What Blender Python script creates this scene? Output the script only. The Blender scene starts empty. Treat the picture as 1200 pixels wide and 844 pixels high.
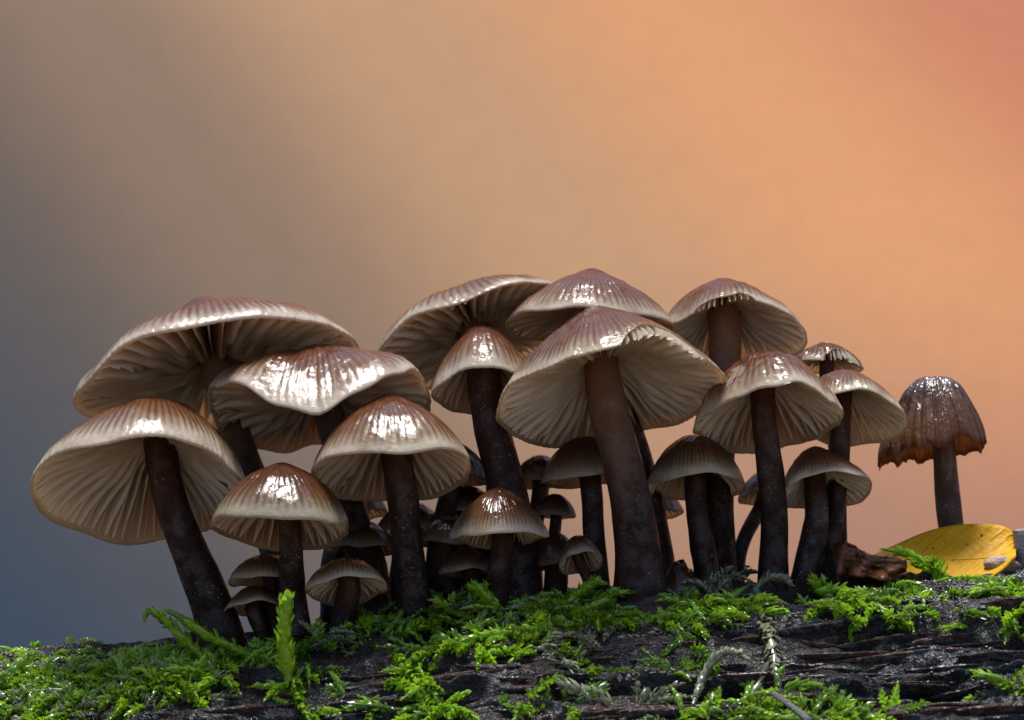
import bpy, math, random
import numpy as np
from mathutils import Vector

random.seed(7)
RNG = np.random.default_rng(11)
SC = 0.01                      # everything below is laid out in centimetres; meshes are written in metres
scene = bpy.context.scene
COL = scene.collection

# ------------------------------------------------------------------ camera
CAM = np.array([0.0, -30.0, 1.0])                # cm; the log's crest runs along x at y = 0
AIM = np.array([0.0, 0.0, 2.98])
cam_data = bpy.data.cameras.new('camera')
cam = bpy.data.objects.new('camera', cam_data)
COL.objects.link(cam)
cam.location = CAM * SC
FWD = (AIM - CAM) / np.linalg.norm(AIM - CAM)
RIGHT = np.array([1.0, 0.0, 0.0])
UPV = np.cross(RIGHT, FWD)
cam.rotation_euler = Vector(FWD).to_track_quat('-Z', 'Y').to_euler()
FOCUS = float(np.linalg.norm(AIM - CAM))
cam_data.sensor_width = 36.0
cam_data.lens = 36.0 * FOCUS / 12.0
cam_data.clip_start = 0.01
cam_data.clip_end = 2000.0
cam_data.dof.use_dof = True
cam_data.dof.focus_distance = (FOCUS - 1.3) * SC
cam_data.dof.aperture_fstop = 48.0
cam_data.dof.aperture_blades = 0
scene.camera = cam

# ------------------------------------------------------------------ sky, sun, exposure
SUN_EL, SUN_AZ = math.radians(83.0), math.radians(195.0)     # azimuth measured from behind the camera: nearly overhead
sun_dir = Vector((math.sin(SUN_AZ) * math.cos(SUN_EL), -math.cos(SUN_AZ) * math.cos(SUN_EL), math.sin(SUN_EL)))
world = bpy.data.worlds.new('World')
scene.world = world
world.use_nodes = True
wn = world.node_tree.nodes
sky = wn.new('ShaderNodeTexSky')
sky.sky_type = 'NISHITA'
sky.sun_disc = False
sky.sun_elevation = SUN_EL
sky.sun_rotation = math.pi - SUN_AZ
sky.air_density = 1.0
sky.dust_density = 1.6
sky.ozone_density = 1.0
bg = wn['Background']
bg.inputs['Strength'].default_value = 0.14
world.node_tree.links.new(sky.outputs[0], bg.inputs['Color'])
sun_data = bpy.data.lights.new('sun', 'SUN')
sun_data.energy = 4.6
sun_data.angle = math.radians(21.0)
sun_data.color = (1.0, 0.985, 0.96)
sun = bpy.data.objects.new('sun', sun_data)
sun.rotation_euler = sun_dir.to_track_quat('Z', 'Y').to_euler()
sun.location = (0, 0, 5)
COL.objects.link(sun)
scene.view_settings.view_transform = 'Standard'
scene.view_settings.look = 'None'
scene.view_settings.gamma = 1.0
scene.view_settings.exposure = 0.6
scene.view_settings.use_curve_mapping = False
scene.cycles.use_denoising = True
scene.cycles.max_bounces = 8
scene.cycles.diffuse_bounces = 4
scene.cycles.transmission_bounces = 8
scene.cycles.sample_clamp_indirect = 4.0


# ------------------------------------------------------------------ helpers
def at(px, py, y):
    """point (cm) at depth y that the photograph shows at pixel px, py of 1200 x 844"""
    d = FWD + RIGHT * ((px - 600.0) / 100.0 / FOCUS) + UPV * ((422.0 - py) / 100.0 / FOCUS)
    t = (y - CAM[1]) / d[1]
    return CAM + d * t


def depth_scale(y):
    return (y - CAM[1]) / -CAM[1]


def link(name, mesh, parent=None):
    o = bpy.data.objects.new(name, mesh)
    COL.objects.link(o)
    if parent is not None:
        o.parent = parent
    return o


def empty(name, loc_cm):
    o = bpy.data.objects.new(name, None)
    o.empty_display_size = 0.005
    o.location = np.asarray(loc_cm) * SC
    COL.objects.link(o)
    return o


def tag(o, label=None, cat=None, group=None, kind=None):
    if label: o['label'] = label
    if cat: o['category'] = cat
    if group: o['group'] = group
    if kind: o['kind'] = kind
    return o


def make_mesh(name, verts, faces, mat, attrs=None, smooth=True, uv=None):
    """verts (n,3) cm; faces (m,3|4) array"""
    me = bpy.data.meshes.new(name)
    v = np.asarray(verts, dtype=np.float32) * SC
    f = np.asarray(faces, dtype=np.int32)
    k = f.shape[1]
    me.vertices.add(len(v))
    me.vertices.foreach_set('co', v.ravel())
    me.loops.add(f.size)
    me.loops.foreach_set('vertex_index', f.ravel())
    me.polygons.add(len(f))
    me.polygons.foreach_set('loop_start', np.arange(0, f.size, k, dtype=np.int32))
    me.polygons.foreach_set('loop_total', np.full(len(f), k, dtype=np.int32))
    if smooth:
        me.polygons.foreach_set('use_smooth', np.ones(len(f), dtype=bool))
    for an, av in (attrs or {}).items():
        at_ = me.attributes.new(an, 'FLOAT', 'POINT')
        at_.data.foreach_set('value', np.asarray(av, dtype=np.float32))
    if uv is not None:
        u = me.uv_layers.new(name='UVMap')
        u.data.foreach_set('uv', np.asarray(uv, dtype=np.float32).ravel())
    me.update(calc_edges=True)
    if mat is not None:
        me.materials.append(mat)
    return me


def grid_faces(rows, cols, wrap):
    """quads of a rows x cols vertex grid; wrap closes the columns"""
    r = np.arange(rows - 1)[:, None]
    c = np.arange(cols if wrap else cols - 1)[None, :]
    c1 = (c + 1) % cols
    a = r * cols + c
    b = r * cols + c1
    d = (r + 1) * cols + c
    e = (r + 1) * cols + c1
    return np.stack([a, d, e, b], -1).reshape(-1, 4)


def hash2(ix, iy, seed):
    h = (ix.astype(np.int64) * 374761393 + iy.astype(np.int64) * 668265263 + seed * 974711) & 0xFFFFFFFF
    h = ((h ^ (h >> 13)) * 1274126177) & 0xFFFFFFFF
    h = h ^ (h >> 16)
    return (h & 0xFFFF) / 65535.0


def vnoise(x, y, seed=0):
    x = np.asarray(x, float); y = np.asarray(y, float)
    x, y = np.broadcast_arrays(x, y)
    ix = np.floor(x); iy = np.floor(y)
    fx = x - ix; fy = y - iy
    fx = fx * fx * (3 - 2 * fx); fy = fy * fy * (3 - 2 * fy)
    a = hash2(ix, iy, seed); b = hash2(ix + 1, iy, seed)
    c = hash2(ix, iy + 1, seed); d = hash2(ix + 1, iy + 1, seed)
    return (a * (1 - fx) + b * fx) * (1 - fy) + (c * (1 - fx) + d * fx) * fy


def fbm(x, y, seed=0, octs=4):
    s, amp, tot = 0, 1.0, 0
    for i in range(octs):
        s = s + amp * vnoise(np.asarray(x) * 2 ** i, np.asarray(y) * 2 ** i, seed + i * 17)
        tot += amp; amp *= 0.5
    return s / tot


def sstep(a, b, x):
    t = np.clip((np.asarray(x, float) - a) / (b - a), 0, 1)
    return t * t * (3 - 2 * t)


# ------------------------------------------------------------------ material helpers
class NT:
    def __init__(self, name):
        self.m = bpy.data.materials.new(name)
        self.m.use_nodes = True
        self.t = self.m.node_tree
        self.t.nodes.clear()
        self.out = self.t.nodes.new('ShaderNodeOutputMaterial')

    def n(self, typ, **kw):
        nd = self.t.nodes.new(typ)
        for k, v in kw.items():
            if k.startswith('i_'):
                nd.inputs[k[2:].replace('_', ' ')].default_value = v
            else:
                setattr(nd, k, v)
        return nd

    def l(self, a, b):
        self.t.links.new(a, b)

    def val(self, x, sock):
        if isinstance(x, (int, float, tuple, list)):
            sock.default_value = x
        else:
            self.l(x, sock)

    def math(self, op, a, b=0.0, c=None, clamp=False):
        nd = self.n('ShaderNodeMath', operation=op, use_clamp=clamp)
        self.val(a, nd.inputs[0]); self.val(b, nd.inputs[1])
        if c is not None: self.val(c, nd.inputs[2])
        return nd.outputs[0]

    def mix(self, fac, a, b, blend='MIX'):
        nd = self.n('ShaderNodeMix', data_type='RGBA', blend_type=blend)
        self.val(fac, nd.inputs[0])
        self.val((*a, 1) if isinstance(a, tuple) and len(a) == 3 else a, nd.inputs[6])
        self.val((*b, 1) if isinstance(b, tuple) and len(b) == 3 else b, nd.inputs[7])
        return nd.outputs[2]

    def ramp(self, fac, stops, interp='LINEAR'):
        nd = self.n('ShaderNodeValToRGB')
        nd.color_ramp.interpolation = interp
        el = nd.color_ramp.elements
        while len(el) < len(stops): el.new(0.5)
        for e, (p, c) in zip(el, stops):
            e.position = p
            e.color = (*c, 1) if len(c) == 3 else c
        self.val(fac, nd.inputs[0])
        return nd.outputs[0]

    def maprange(self, v, a, b, c=0.0, d=1.0, smooth=True):
        nd = self.n('ShaderNodeMapRange', interpolation_type='SMOOTHSTEP' if smooth else 'LINEAR')
        self.val(v, nd.inputs[0])
        for i, x in enumerate((a, b, c, d)): nd.inputs[1 + i].default_value = x
        return nd.outputs[0]

    def attr(self, name):
        return self.n('ShaderNodeAttribute', attribute_name=name).outputs['Fac']

    def coords(self, scale=(100, 100, 100)):
        tc = self.n('ShaderNodeNewGeometry').outputs['Position']
        mp = self.n('ShaderNodeMapping')
        mp.inputs['Scale'].default_value = scale
        self.l(tc, mp.inputs['Vector'])
        return mp.outputs[0]

    def noise(self, vec, scale, detail=3.0, rough=0.55, dist=0.0):
        nd = self.n('ShaderNodeTexNoise')
        nd.inputs['Scale'].default_value = scale
        nd.inputs['Detail'].default_value = detail
        nd.inputs['Roughness'].default_value = rough
        nd.inputs['Distortion'].default_value = dist
        if vec is not None: self.l(vec, nd.inputs['Vector'])
        return nd.outputs[0]

    def bump(self, h, strength, dist, normal=None):
        nd = self.n('ShaderNodeBump')
        nd.inputs['Strength'].default_value = strength
        nd.inputs['Distance'].default_value = dist
        self.l(h, nd.inputs['Height'])
        if normal is not None: self.l(normal, nd.inputs['Normal'])
        return nd.outputs[0]

    def principled(self, color, rough=0.5, normal=None, coat=0.0, coat_rough=0.05, spec=0.5, coat_normal=None, sss=0.0, sss_scale=0.001, sss_rad=(1, .6, .4)):
        p = self.n('ShaderNodeBsdfPrincipled')
        self.val((*color, 1) if isinstance(color, tuple) and len(color) == 3 else color, p.inputs['Base Color'])
        self.val(rough, p.inputs['Roughness'])
        self.val(coat, p.inputs['Coat Weight'])
        self.val(coat_rough, p.inputs['Coat Roughness'])
        p.inputs['Specular IOR Level'].default_value = spec
        if sss:
            p.inputs['Subsurface Weight'].default_value = sss
            p.inputs['Subsurface Radius'].default_value = sss_rad
            p.inputs['Subsurface Scale'].default_value = sss_scale
        if normal is not None:
            self.l(normal, p.inputs['Normal'])
            self.l(coat_normal if coat_normal is not None else normal, p.inputs['Coat Normal'])
        return p.outputs[0]

    def with_translucent(self, shader, color, fac):
        t = self.n('ShaderNodeBsdfTranslucent')
        self.val((*color, 1) if isinstance(color, tuple) and len(color) == 3 else color, t.inputs['Color'])
        mx = self.n('ShaderNodeMixShader')
        self.val(fac, mx.inputs[0])
        self.l(shader, mx.inputs[1]); self.l(t.outputs[0], mx.inputs[2])
        return mx.outputs[0]

    def done(self, shader):
        self.l(shader, self.out.inputs['Surface'])
        return self.m


def mat_cap():
    k = NT('wet_cap')
    rho, stria, under = k.attr('rho'), k.attr('stria'), k.attr('under')
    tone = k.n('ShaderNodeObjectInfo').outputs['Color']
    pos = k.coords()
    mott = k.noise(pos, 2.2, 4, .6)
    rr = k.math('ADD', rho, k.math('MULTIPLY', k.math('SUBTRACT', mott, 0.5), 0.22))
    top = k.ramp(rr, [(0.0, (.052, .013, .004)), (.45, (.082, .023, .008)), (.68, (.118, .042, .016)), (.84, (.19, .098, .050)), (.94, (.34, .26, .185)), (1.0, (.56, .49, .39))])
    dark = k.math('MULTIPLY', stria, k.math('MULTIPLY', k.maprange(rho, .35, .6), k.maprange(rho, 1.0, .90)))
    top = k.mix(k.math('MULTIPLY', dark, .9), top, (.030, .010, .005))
    top = k.mix(1.0, top, tone, 'MULTIPLY')  # per-cap tone; low values put the shade on the dim caps into the colour
    low = k.mix(k.maprange(rho, .3, 1.0), (.10, .048, .026), (.34, .265, .19))  # underside darkened, painting in the shade between the gills
    col = k.mix(under, top, low)
    f1 = k.noise(pos, 30, 3, .6)
    f2 = k.noise(pos, 5, 3, .55, .6)
    nrm = k.bump(f2, .11, .0014)
    nrm = k.bump(k.noise(pos, 18, 3, .6, .5), .12, .0004, nrm)
    nrm = k.bump(f1, .14, .0003, nrm)
    patch = k.noise(pos, 2.6, 5, .68, .4)
    wet = k.maprange(patch, .40, .45, .10, .85)
    coat = k.math('MULTIPLY', wet, k.math('SUBTRACT', 1.0, k.math('MULTIPLY', under, .75)))
    rough = k.maprange(mott, .3, .7, .55, .38)
    p = k.principled(col, rough, nrm, coat, .06, .06)
    return k.done(k.with_translucent(p, k.mix(under, k.mix(.5, col, (.75, .50, .27)), (.80, .64, .45)), k.math('ADD', k.math('ADD', .24, k.math('MULTIPLY', under, .22)), k.math('MULTIPLY', k.maprange(rho, .5, 1.0), .22))))


def mat_old_cap():
    k = NT('old_shrivelled_cap')
    rho, stria, under = k.attr('rho'), k.attr('stria'), k.attr('under')
    pos = k.coords()
    mott = k.noise(pos, 3, 4, .6)
    rr = k.math('ADD', rho, k.math('MULTIPLY', k.math('SUBTRACT', mott, .5), .3))
    col = k.ramp(rr, [(0.0, (.014, .004, .003)), (.45, (.020, .006, .003)), (.75, (.05, .018, .007)), (1.0, (.18, .08, .028))])
    col = k.mix(k.math('MULTIPLY', stria, .6), col, (.018, .006, .004))
    nrm = k.bump(k.noise(k.coords((240, 240, 40)), 1.0, 4, .6), .75, .0016)
    nrm = k.bump(k.noise(pos, 22, 2, .6), .25, .0004, nrm)
    p = k.principled(col, .45, nrm, .85, .09, .2)
    return k.done(k.with_translucent(p, (.50, .25, .09), k.maprange(rho, .55, 1.0, .06, .55)))


def mat_gill():
    k = NT('gill_flesh')
    rho = k.attr('rho')
    pos = k.coords()
    col = k.ramp(k.math('ADD', rho, k.math('MULTIPLY', k.noise(pos, 3, 2), .15)), [(0.0, (.34, .19, .10)), (.40, (.64, .54, .42)), (1.0, (.85, .80, .71))])
    nrm = k.bump(k.noise(pos, 20, 3, .6), .2, .0004)
    p = k.principled(col, .42, nrm, .25, .15, .4)
    return k.done(k.with_translucent(p, (.88, .75, .57), .46))


def mat_stem(name, dark, light, speck, streak=.5):
    k = NT(name)
    t = k.attr('along')
    pos = k.coords()
    fib = k.noise(k.coords((300, 300, 30)), 1.0, 4, .65)
    col = k.ramp(k.math('ADD', t, k.math('MULTIPLY', k.math('SUBTRACT', fib, .5), streak)), [(0.0, dark), (.3, dark), (.65, tuple((a + b) / 2 for a, b in zip(dark, light))), (1.0, light)])
    sp = k.maprange(k.noise(pos, 34, 2, .7), .63, .70)
    sp = k.math('MULTIPLY', sp, k.maprange(k.noise(pos, 2.5, 2), .42, .58))
    col = k.mix(k.math('MULTIPLY', sp, .55), col, speck)  # pale fibril specks that also paint small wet glints into the colour
    nrm = k.bump(fib, .35, .0006)
    nrm = k.bump(k.noise(pos, 40, 3, .65), .55, .0003, nrm)
    return k.done(k.principled(col, .5, nrm, k.maprange(k.noise(pos, 6, 3), .42, .6, .02, .45), .12, .1))


def mat_moss(name, deep, bright, gloss=.5, trans=.35):
    k = NT(name)
    tint, tip = k.attr('tint'), k.attr('tip')
    c = k.mix(tint, deep, bright)
    c = k.mix(k.math('MULTIPLY', tip, .35), c, tuple(min(1, x * 1.5 + .03) for x in bright))
    p = k.principled(c, .33, None, gloss, .12, .5)
    return k.done(k.with_translucent(p, k.mix(.5, c, bright), trans))


def mat_log():
    k = NT('wet_rotten_wood')
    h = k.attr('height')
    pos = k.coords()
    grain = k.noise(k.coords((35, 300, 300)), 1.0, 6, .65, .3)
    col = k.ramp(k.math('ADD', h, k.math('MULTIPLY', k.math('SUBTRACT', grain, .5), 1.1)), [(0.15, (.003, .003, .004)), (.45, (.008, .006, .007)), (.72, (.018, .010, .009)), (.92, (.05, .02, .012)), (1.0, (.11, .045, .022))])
    blu = k.maprange(k.noise(pos, 1.1, 4, .6), .45, .7)
    col = k.mix(k.math('MULTIPLY', blu, .7), col, (.036, .040, .050))  # blue-grey patches put the wet sheen into the base colour
    f1 = k.noise(pos, 9, 5, .7)
    f2 = k.noise(pos, 32, 3, .7)
    nrm = k.bump(grain, .7, .0022)
    nrm = k.bump(f1, .7, .0018, nrm)
    nrm = k.bump(f2, .9, .0006, nrm)
    return k.done(k.principled(col, k.maprange(f1, .3, .7, .6, .4), nrm, k.math('MULTIPLY', k.maprange(k.noise(pos, 15, 3, .7), .40, .49, .10, 1.0), k.maprange(k.noise(pos, 1.8, 3), .38, .58, .35, 1.0)), .05, .12))


def mat_splinter():
    k = NT('splintered_wood')
    grain = k.noise(k.coords((40, 400, 400)), 1.0, 5, .6)
    tone = k.n('ShaderNodeObjectInfo').outputs['Random']
    col = k.mix(tone, (.008, .005, .005), (.055, .02, .011))
    col = k.mix(k.math('MULTIPLY', grain, .6), col, (.012, .008, .008))
    nrm = k.bump(grain, .6, .0012)
    nrm = k.bump(k.noise(k.coords(), 24, 3, .7), .6, .0007, nrm)
    return k.done(k.principled(col, .5, nrm, k.maprange(k.noise(k.coords(), 12, 3, .7), .48, .57, .03, .9), .07, .12))


def mat_hills():
    """opposite slope of the valley: background gradient put into the colour by position, blue-grey at lower left, russet on the right"""
    k = NT('autumn_woodland')
    geo = k.n('ShaderNodeNewGeometry').outputs['Position']
    sep = k.n('ShaderNodeSeparateXYZ'); k.l(geo, sep.inputs[0])
    x, y, z = sep.outputs
    wob = k.noise(geo, .03, 1, .4)
    fx = k.math('ADD', k.math('MULTIPLY', x, 1 / 34.0), k.math('MULTIPLY', k.math('SUBTRACT', wob, .5), .10))
    hue_pos = k.math('ADD', fx, k.math('MULTIPLY', k.math('SUBTRACT', z, 4.0), .021))  # position across and up the slope drives the colour ramp
    s = k.math('ADD', k.math('MULTIPLY', hue_pos, 1.0), .46)
    col = k.ramp(s, [(0.0, (.058, .041, .030)), (.16, (.076, .054, .039)), (.34, (.135, .086, .056)), (.54, (.270, .150, .076)), (.76, (.370, .165, .071)), (1.0, (.31, .108, .056))], 'EASE')
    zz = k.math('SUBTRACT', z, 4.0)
    blue_low_left = k.math('SUBTRACT', k.math('MULTIPLY', x, -.05), k.math('MULTIPLY', zz, .0625))  # weight of the dark blue-grey tint, growing to the left and downwards
    blue_low_left = k.math('ADD', blue_low_left, k.math('MULTIPLY', k.math('SUBTRACT', wob, .5), .08))
    col = k.mix(k.maprange(blue_low_left, .12, 1.0), col, (.013, .028, .045))
    pink_low_right = k.math('MULTIPLY', k.maprange(zz, 3.0, -7.0), k.maprange(x, -2.0, 7.0))  # weight of a duller pink tint low on the right
    col = k.mix(k.math('MULTIPLY', pink_low_right, .75), col, (.165, .076, .060))
    vor = k.n('ShaderNodeTexVoronoi'); vor.inputs['Scale'].default_value = 3.0
    k.l(geo, vor.inputs['Vector'])
    vs = k.n('ShaderNodeSeparateColor'); k.l(vor.outputs['Color'], vs.inputs[0])
    col = k.mix(1.0, col, k.ramp(vs.outputs[0], [(0, (.96, .965, .97)), (1, (1.03, 1.025, 1.02))]), 'MULTIPLY')
    return k.done(k.principled(col, .9, None, 0, .1, .1))


def mat_leaf(name, c1, c2, spot, trans, rug=1.0):
    k = NT(name)
    vein = k.attr('vein')
    pos = k.coords()
    n1 = k.noise(pos, 1.4, 4, .6)
    col = k.mix(n1, c1, c2)
    col = k.mix(k.math('MULTIPLY', vein, .35), col, c1)
    col = k.mix(k.maprange(k.noise(pos, 14, 1, .5), .70, .76), col, spot)
    nrm = k.bump(k.math('ADD', vein, k.math('MULTIPLY', k.noise(pos, 16, 3), .5 * rug)), .35, .0009)
    p = k.principled(col, .55, nrm, .06 + .2 * (rug - 1), .25 - .06 * rug, .12)
    return k.done(k.with_translucent(p, col, trans))


def mat_plain(name, c1, c2, rough=.45, coat=.3, scale=6.0, bump=.5):
    k = NT(name)
    pos = k.coords()
    col = k.mix(k.noise(pos, scale, 4, .6), c1, c2)
    nrm = k.bump(k.noise(pos, scale * 3, 3, .6), bump, .0008)
    return k.done(k.principled(col, rough, nrm, coat, .12, .5))


def mat_water():
    k = NT('water')
    g = k.n('ShaderNodeBsdfGlass'); g.inputs['IOR'].default_value = 1.33; g.inputs['Roughness'].default_value = 0.0
    return k.done(g.outputs[0])


M_CAP, M_OLD, M_GILL = mat_cap(), mat_old_cap(), mat_gill()
M_STEM = mat_stem('dark_stem', (.012, .0045, .0035), (.06, .025, .016), (.30, .26, .24))
M_STEM_PALE = mat_stem('grey_fibrous_stem', (.07, .034, .024), (.36, .26, .21), (.5, .47, .45), 2.4)
M_STEM_BROWN = mat_stem('brown_stem', (.020, .008, .006), (.20, .095, .05), (.22, .18, .15))
M_MOSS = mat_moss('wet_moss', (.012, .050, .008), (.27, .47, .014), .8, .5)
M_SHOOT = mat_moss('fresh_moss', (.04, .14, .006), (.32, .54, .02), .4, .5)
M_DRY = mat_moss('dry_moss', (.05, .065, .04), (.22, .23, .13), .5, .25)
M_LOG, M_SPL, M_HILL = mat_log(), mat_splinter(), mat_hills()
M_WATER = mat_water()

# ------------------------------------------------------------------ the valley and the wooded slope beyond it
def build_hills():
    xs = np.linspace(-160, 160, 90)
    ys = np.concatenate([np.linspace(-25, 30, 26), np.linspace(33, 170, 64)])
    X, Y = np.meshgrid(xs, ys, indexing='xy')
    near = -0.34 - 0.30 * np.clip(Y - 1.0, 0, 32) - 0.06 * np.clip(-Y - 2, 0, 40)
    far = np.clip(Y - 38, 0, None) * 0.92
    Z = near + far + (fbm(X * .05, Y * .05, 5, 2) - .5) * 1.5 * sstep(30, 60, Y) + (fbm(X * .5, Y * .5, 9, 3) - .5) * .25 * sstep(1, 4, np.abs(Y))
    v = np.stack([X, Y, Z], -1).reshape(-1, 3) / SC
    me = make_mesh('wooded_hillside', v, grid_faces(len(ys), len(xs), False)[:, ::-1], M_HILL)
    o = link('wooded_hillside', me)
    tag(o, kind='structure')
build_hills()

# ------------------------------------------------------------------ the log
LOG_R = 5.0
LOG_SLOPE = 0.086


def log_axis(x):
    return np.stack([np.asarray(x, float), np.zeros_like(x, dtype=float) + .2, -LOG_R + LOG_SLOPE * np.asarray(x, float)], -1)


def log_height(x, a):
    """relief (cm) of the rotten wood at x along the log, angle a from the crest (+ towards the camera)"""
    v = a * LOG_R
    h = (fbm(x * .30 + 3, v * 2.6, 21, 4) - .5) * .34
    rid = 1 - np.abs(2 * vnoise(x * .45 + vnoise(x * 1.3, v, 3) * .5, v * 5.5, 33) - 1)
    h = h + (rid ** 2 - .35) * .15
    h = h + (fbm(x * 2.2, v * 5.5, 44, 3) - .5) * .13
    h = h + (fbm(x * 6, v * 12, 55, 4) - .5) * .11
    h = h - .10 * sstep(.62, .8, vnoise(x * .55 + 7, v * 3.3 + .3 * vnoise(x * 2, v, 5), 71))
    h = h + (vnoise(x * .22, a * 2, 91) - .5) * .25
    # the rotted hollow low on the right
    for hx, hv, rx, rv, dp in HOLLOWS:
        q = ((x - hx) / rx) ** 2 + ((v - hv) / rv) ** 2
        h = h - dp * np.exp(-q * 1.3) * (0.6 + .8 * vnoise(x * 5, v * 6, 8))
    return h


def log_point(x, a, lift=0.0):
    x = np.asarray(x, float); a = np.asarray(a, float)
    r = LOG_R + log_height(x, a) + lift
    c = log_axis(x)
    return c + np.stack([0 * x, -np.sin(a), np.cos(a)], -1) * np.asarray(r)[..., None]


def log_normal(a):
    a = np.asarray(a, float)
    return np.stack([0 * a, -np.sin(a), np.cos(a)], -1)


HOLLOWS = []


def log_coords(px, py):
    """(x, a) on the smooth log that the photograph shows at px, py; the crest if the pixel lies above it"""
    d = FWD + RIGHT * ((px - 600.0) / 100.0 / FOCUS) + UPV * ((422.0 - py) / 100.0 / FOCUS)
    best = None
    lo = np.linspace(20, 40, 1500)
    p = CAM + d[None, :] * lo[:, None]
    c = log_axis(p[:, 0])
    rr = np.hypot(p[:, 1] - c[:, 1], p[:, 2] - c[:, 2]) - LOG_R
    inside = np.where(rr < 0)[0]
    i = inside[0] if len(inside) else int(np.argmin(rr))
    return float(p[i, 0]), float(math.atan2(-(p[i, 1] - c[i, 1]), p[i, 2] - c[i, 2]))


for hpx, hpy, rx, rv, dp in ((1095, 792, .9, .38, .42), (860, 806, .5, .3, .25), (1010, 772, .6, .12, .15), (470, 790, .5, .12, .12), (700, 800, .5, .2, .15)):
    hx, ha = log_coords(hpx, hpy)
    HOLLOWS.append((hx, ha * LOG_R, rx, rv, dp))


def build_log():
    xs = np.concatenate([np.linspace(-45, -7.2, 40)[:-1], np.linspace(-7.2, 7.2, 1000), np.linspace(7.2, 45, 40)[1:]])
    an = np.concatenate([np.linspace(-math.pi, -.5, 30)[:-1], np.linspace(-.4, 1.1, 340), np.linspace(1.15, math.pi, 24)[1:-1]])
    X, A = np.meshgrid(xs, an, indexing='ij')
    h = log_height(X, A)
    P = log_point(X, A)
    f = grid_faces(len(xs), len(an), True)
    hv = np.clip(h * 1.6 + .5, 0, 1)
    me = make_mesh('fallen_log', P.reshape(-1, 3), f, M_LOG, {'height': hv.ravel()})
    o = link('fallen_log', me)
    tag(o, 'dark wet rotten log with ridged grain lying under the mushrooms', 'log')
    return o
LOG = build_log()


def build_splinters():
    rng = np.random.default_rng(5)
    spots = []
    for _ in range(150):
        spots.append((rng.uniform(0, 1200), rng.uniform(715, 850)))
    for px in np.linspace(930, 1200, 9):
        spots.append((px, rng.uniform(700, 760)))
    spots += [(1120, 832), (1180, 836), (1060, 830), (340, 815), (380, 790), (590, 770), (560, 785), (640, 790)]
    for px, py in spots:
        x, a = log_coords(px, py)
        if a < -.05: continue
        L = rng.uniform(.25, 1.5); w = rng.uniform(.015, .045); th = rng.uniform(.02, .05)
        n = 7
        t = np.linspace(-1, 1, n)
        xx = x + t * L * .5
        aa = a + rng.normal(0, .004) * t
        taper = np.clip(1 - np.abs(t) ** 3, .12, 1) * (.75 + .5 * rng.random(n))
        hm = log_height(xx, aa)
        lin = np.interp(t, (-1, 1), (hm[:3].mean(), hm[-3:].mean())) * .6 + np.maximum(hm, hm.mean()) * .4
        base = log_axis(xx) + log_normal(aa) * (LOG_R + lin + .01)[:, None]
        nn = log_normal(aa)
        tang = np.stack([0 * aa, -np.cos(aa), -np.sin(aa)], -1)
        sec = []
        for off, up in ((-1, -1.5), (-.75, .7), (.1, 1.0), (.7, .55), (1, -1.5)):
            sec.append(base + tang * (off * w * taper)[:, None] + nn * (up * th * taper)[:, None])
        V = np.stack(sec, 1).reshape(-1, 3)
        o = link('wood_splinter', make_mesh('wood_splinter', V, grid_faces(n, 5, False), M_SPL), LOG)
build_splinters()


def build_crumbs():
    """loose wet crumbs of rotten wood and grit, far too many to count"""
    rng = np.random.default_rng(15)
    n = 4200
    x = rng.uniform(-7.0, 7.0, n); a = rng.uniform(-.05, 1.0, n)
    keep = vnoise(x * 1.1 + 5, a * 7, 6) > rng.uniform(.15, .8, n)
    x, a = x[keep], a[keep]; n = len(x)
    c = log_point(x, a, .004)
    r = rng.uniform(.010, .024, n) * np.where(rng.random(n) < .1, 1.8, 1.0)
    oct_ = np.array([[1, 0, 0], [-1, 0, 0], [0, 1, 0], [0, -1, 0], [0, 0, 1], [0, 0, -1]], float)
    f0 = np.array([[0, 2, 4], [2, 1, 4], [1, 3, 4], [3, 0, 4], [2, 0, 5], [1, 2, 5], [3, 1, 5], [0, 3, 5]])
    sc_ = rng.uniform(.6, 1.3, (n, 6, 1)) * np.stack([rng.uniform(.8, 2.2, n), np.ones(n), rng.uniform(.6, 1, n)], -1)[:, None, :]
    V = c[:, None, :] + oct_[None] * sc_ * r[:, None, None]
    F = (np.arange(n)[:, None, None] * 6 + f0[None]).reshape(-1, 3)
    o = link('wood_crumbs', make_mesh('wood_crumbs', V.reshape(-1, 3), F, mat_plain('wet_crumbs', (.008, .006, .007), (.06, .03, .02), .35, .8, 9, .3)))
    tag(o, 'loose dark wet crumbs of rotten wood scattered over the log', 'wood crumbs', kind='stuff')
build_crumbs()

# ------------------------------------------------------------------ mushrooms
GROUP = 'mushrooms clustered on the log'


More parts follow.
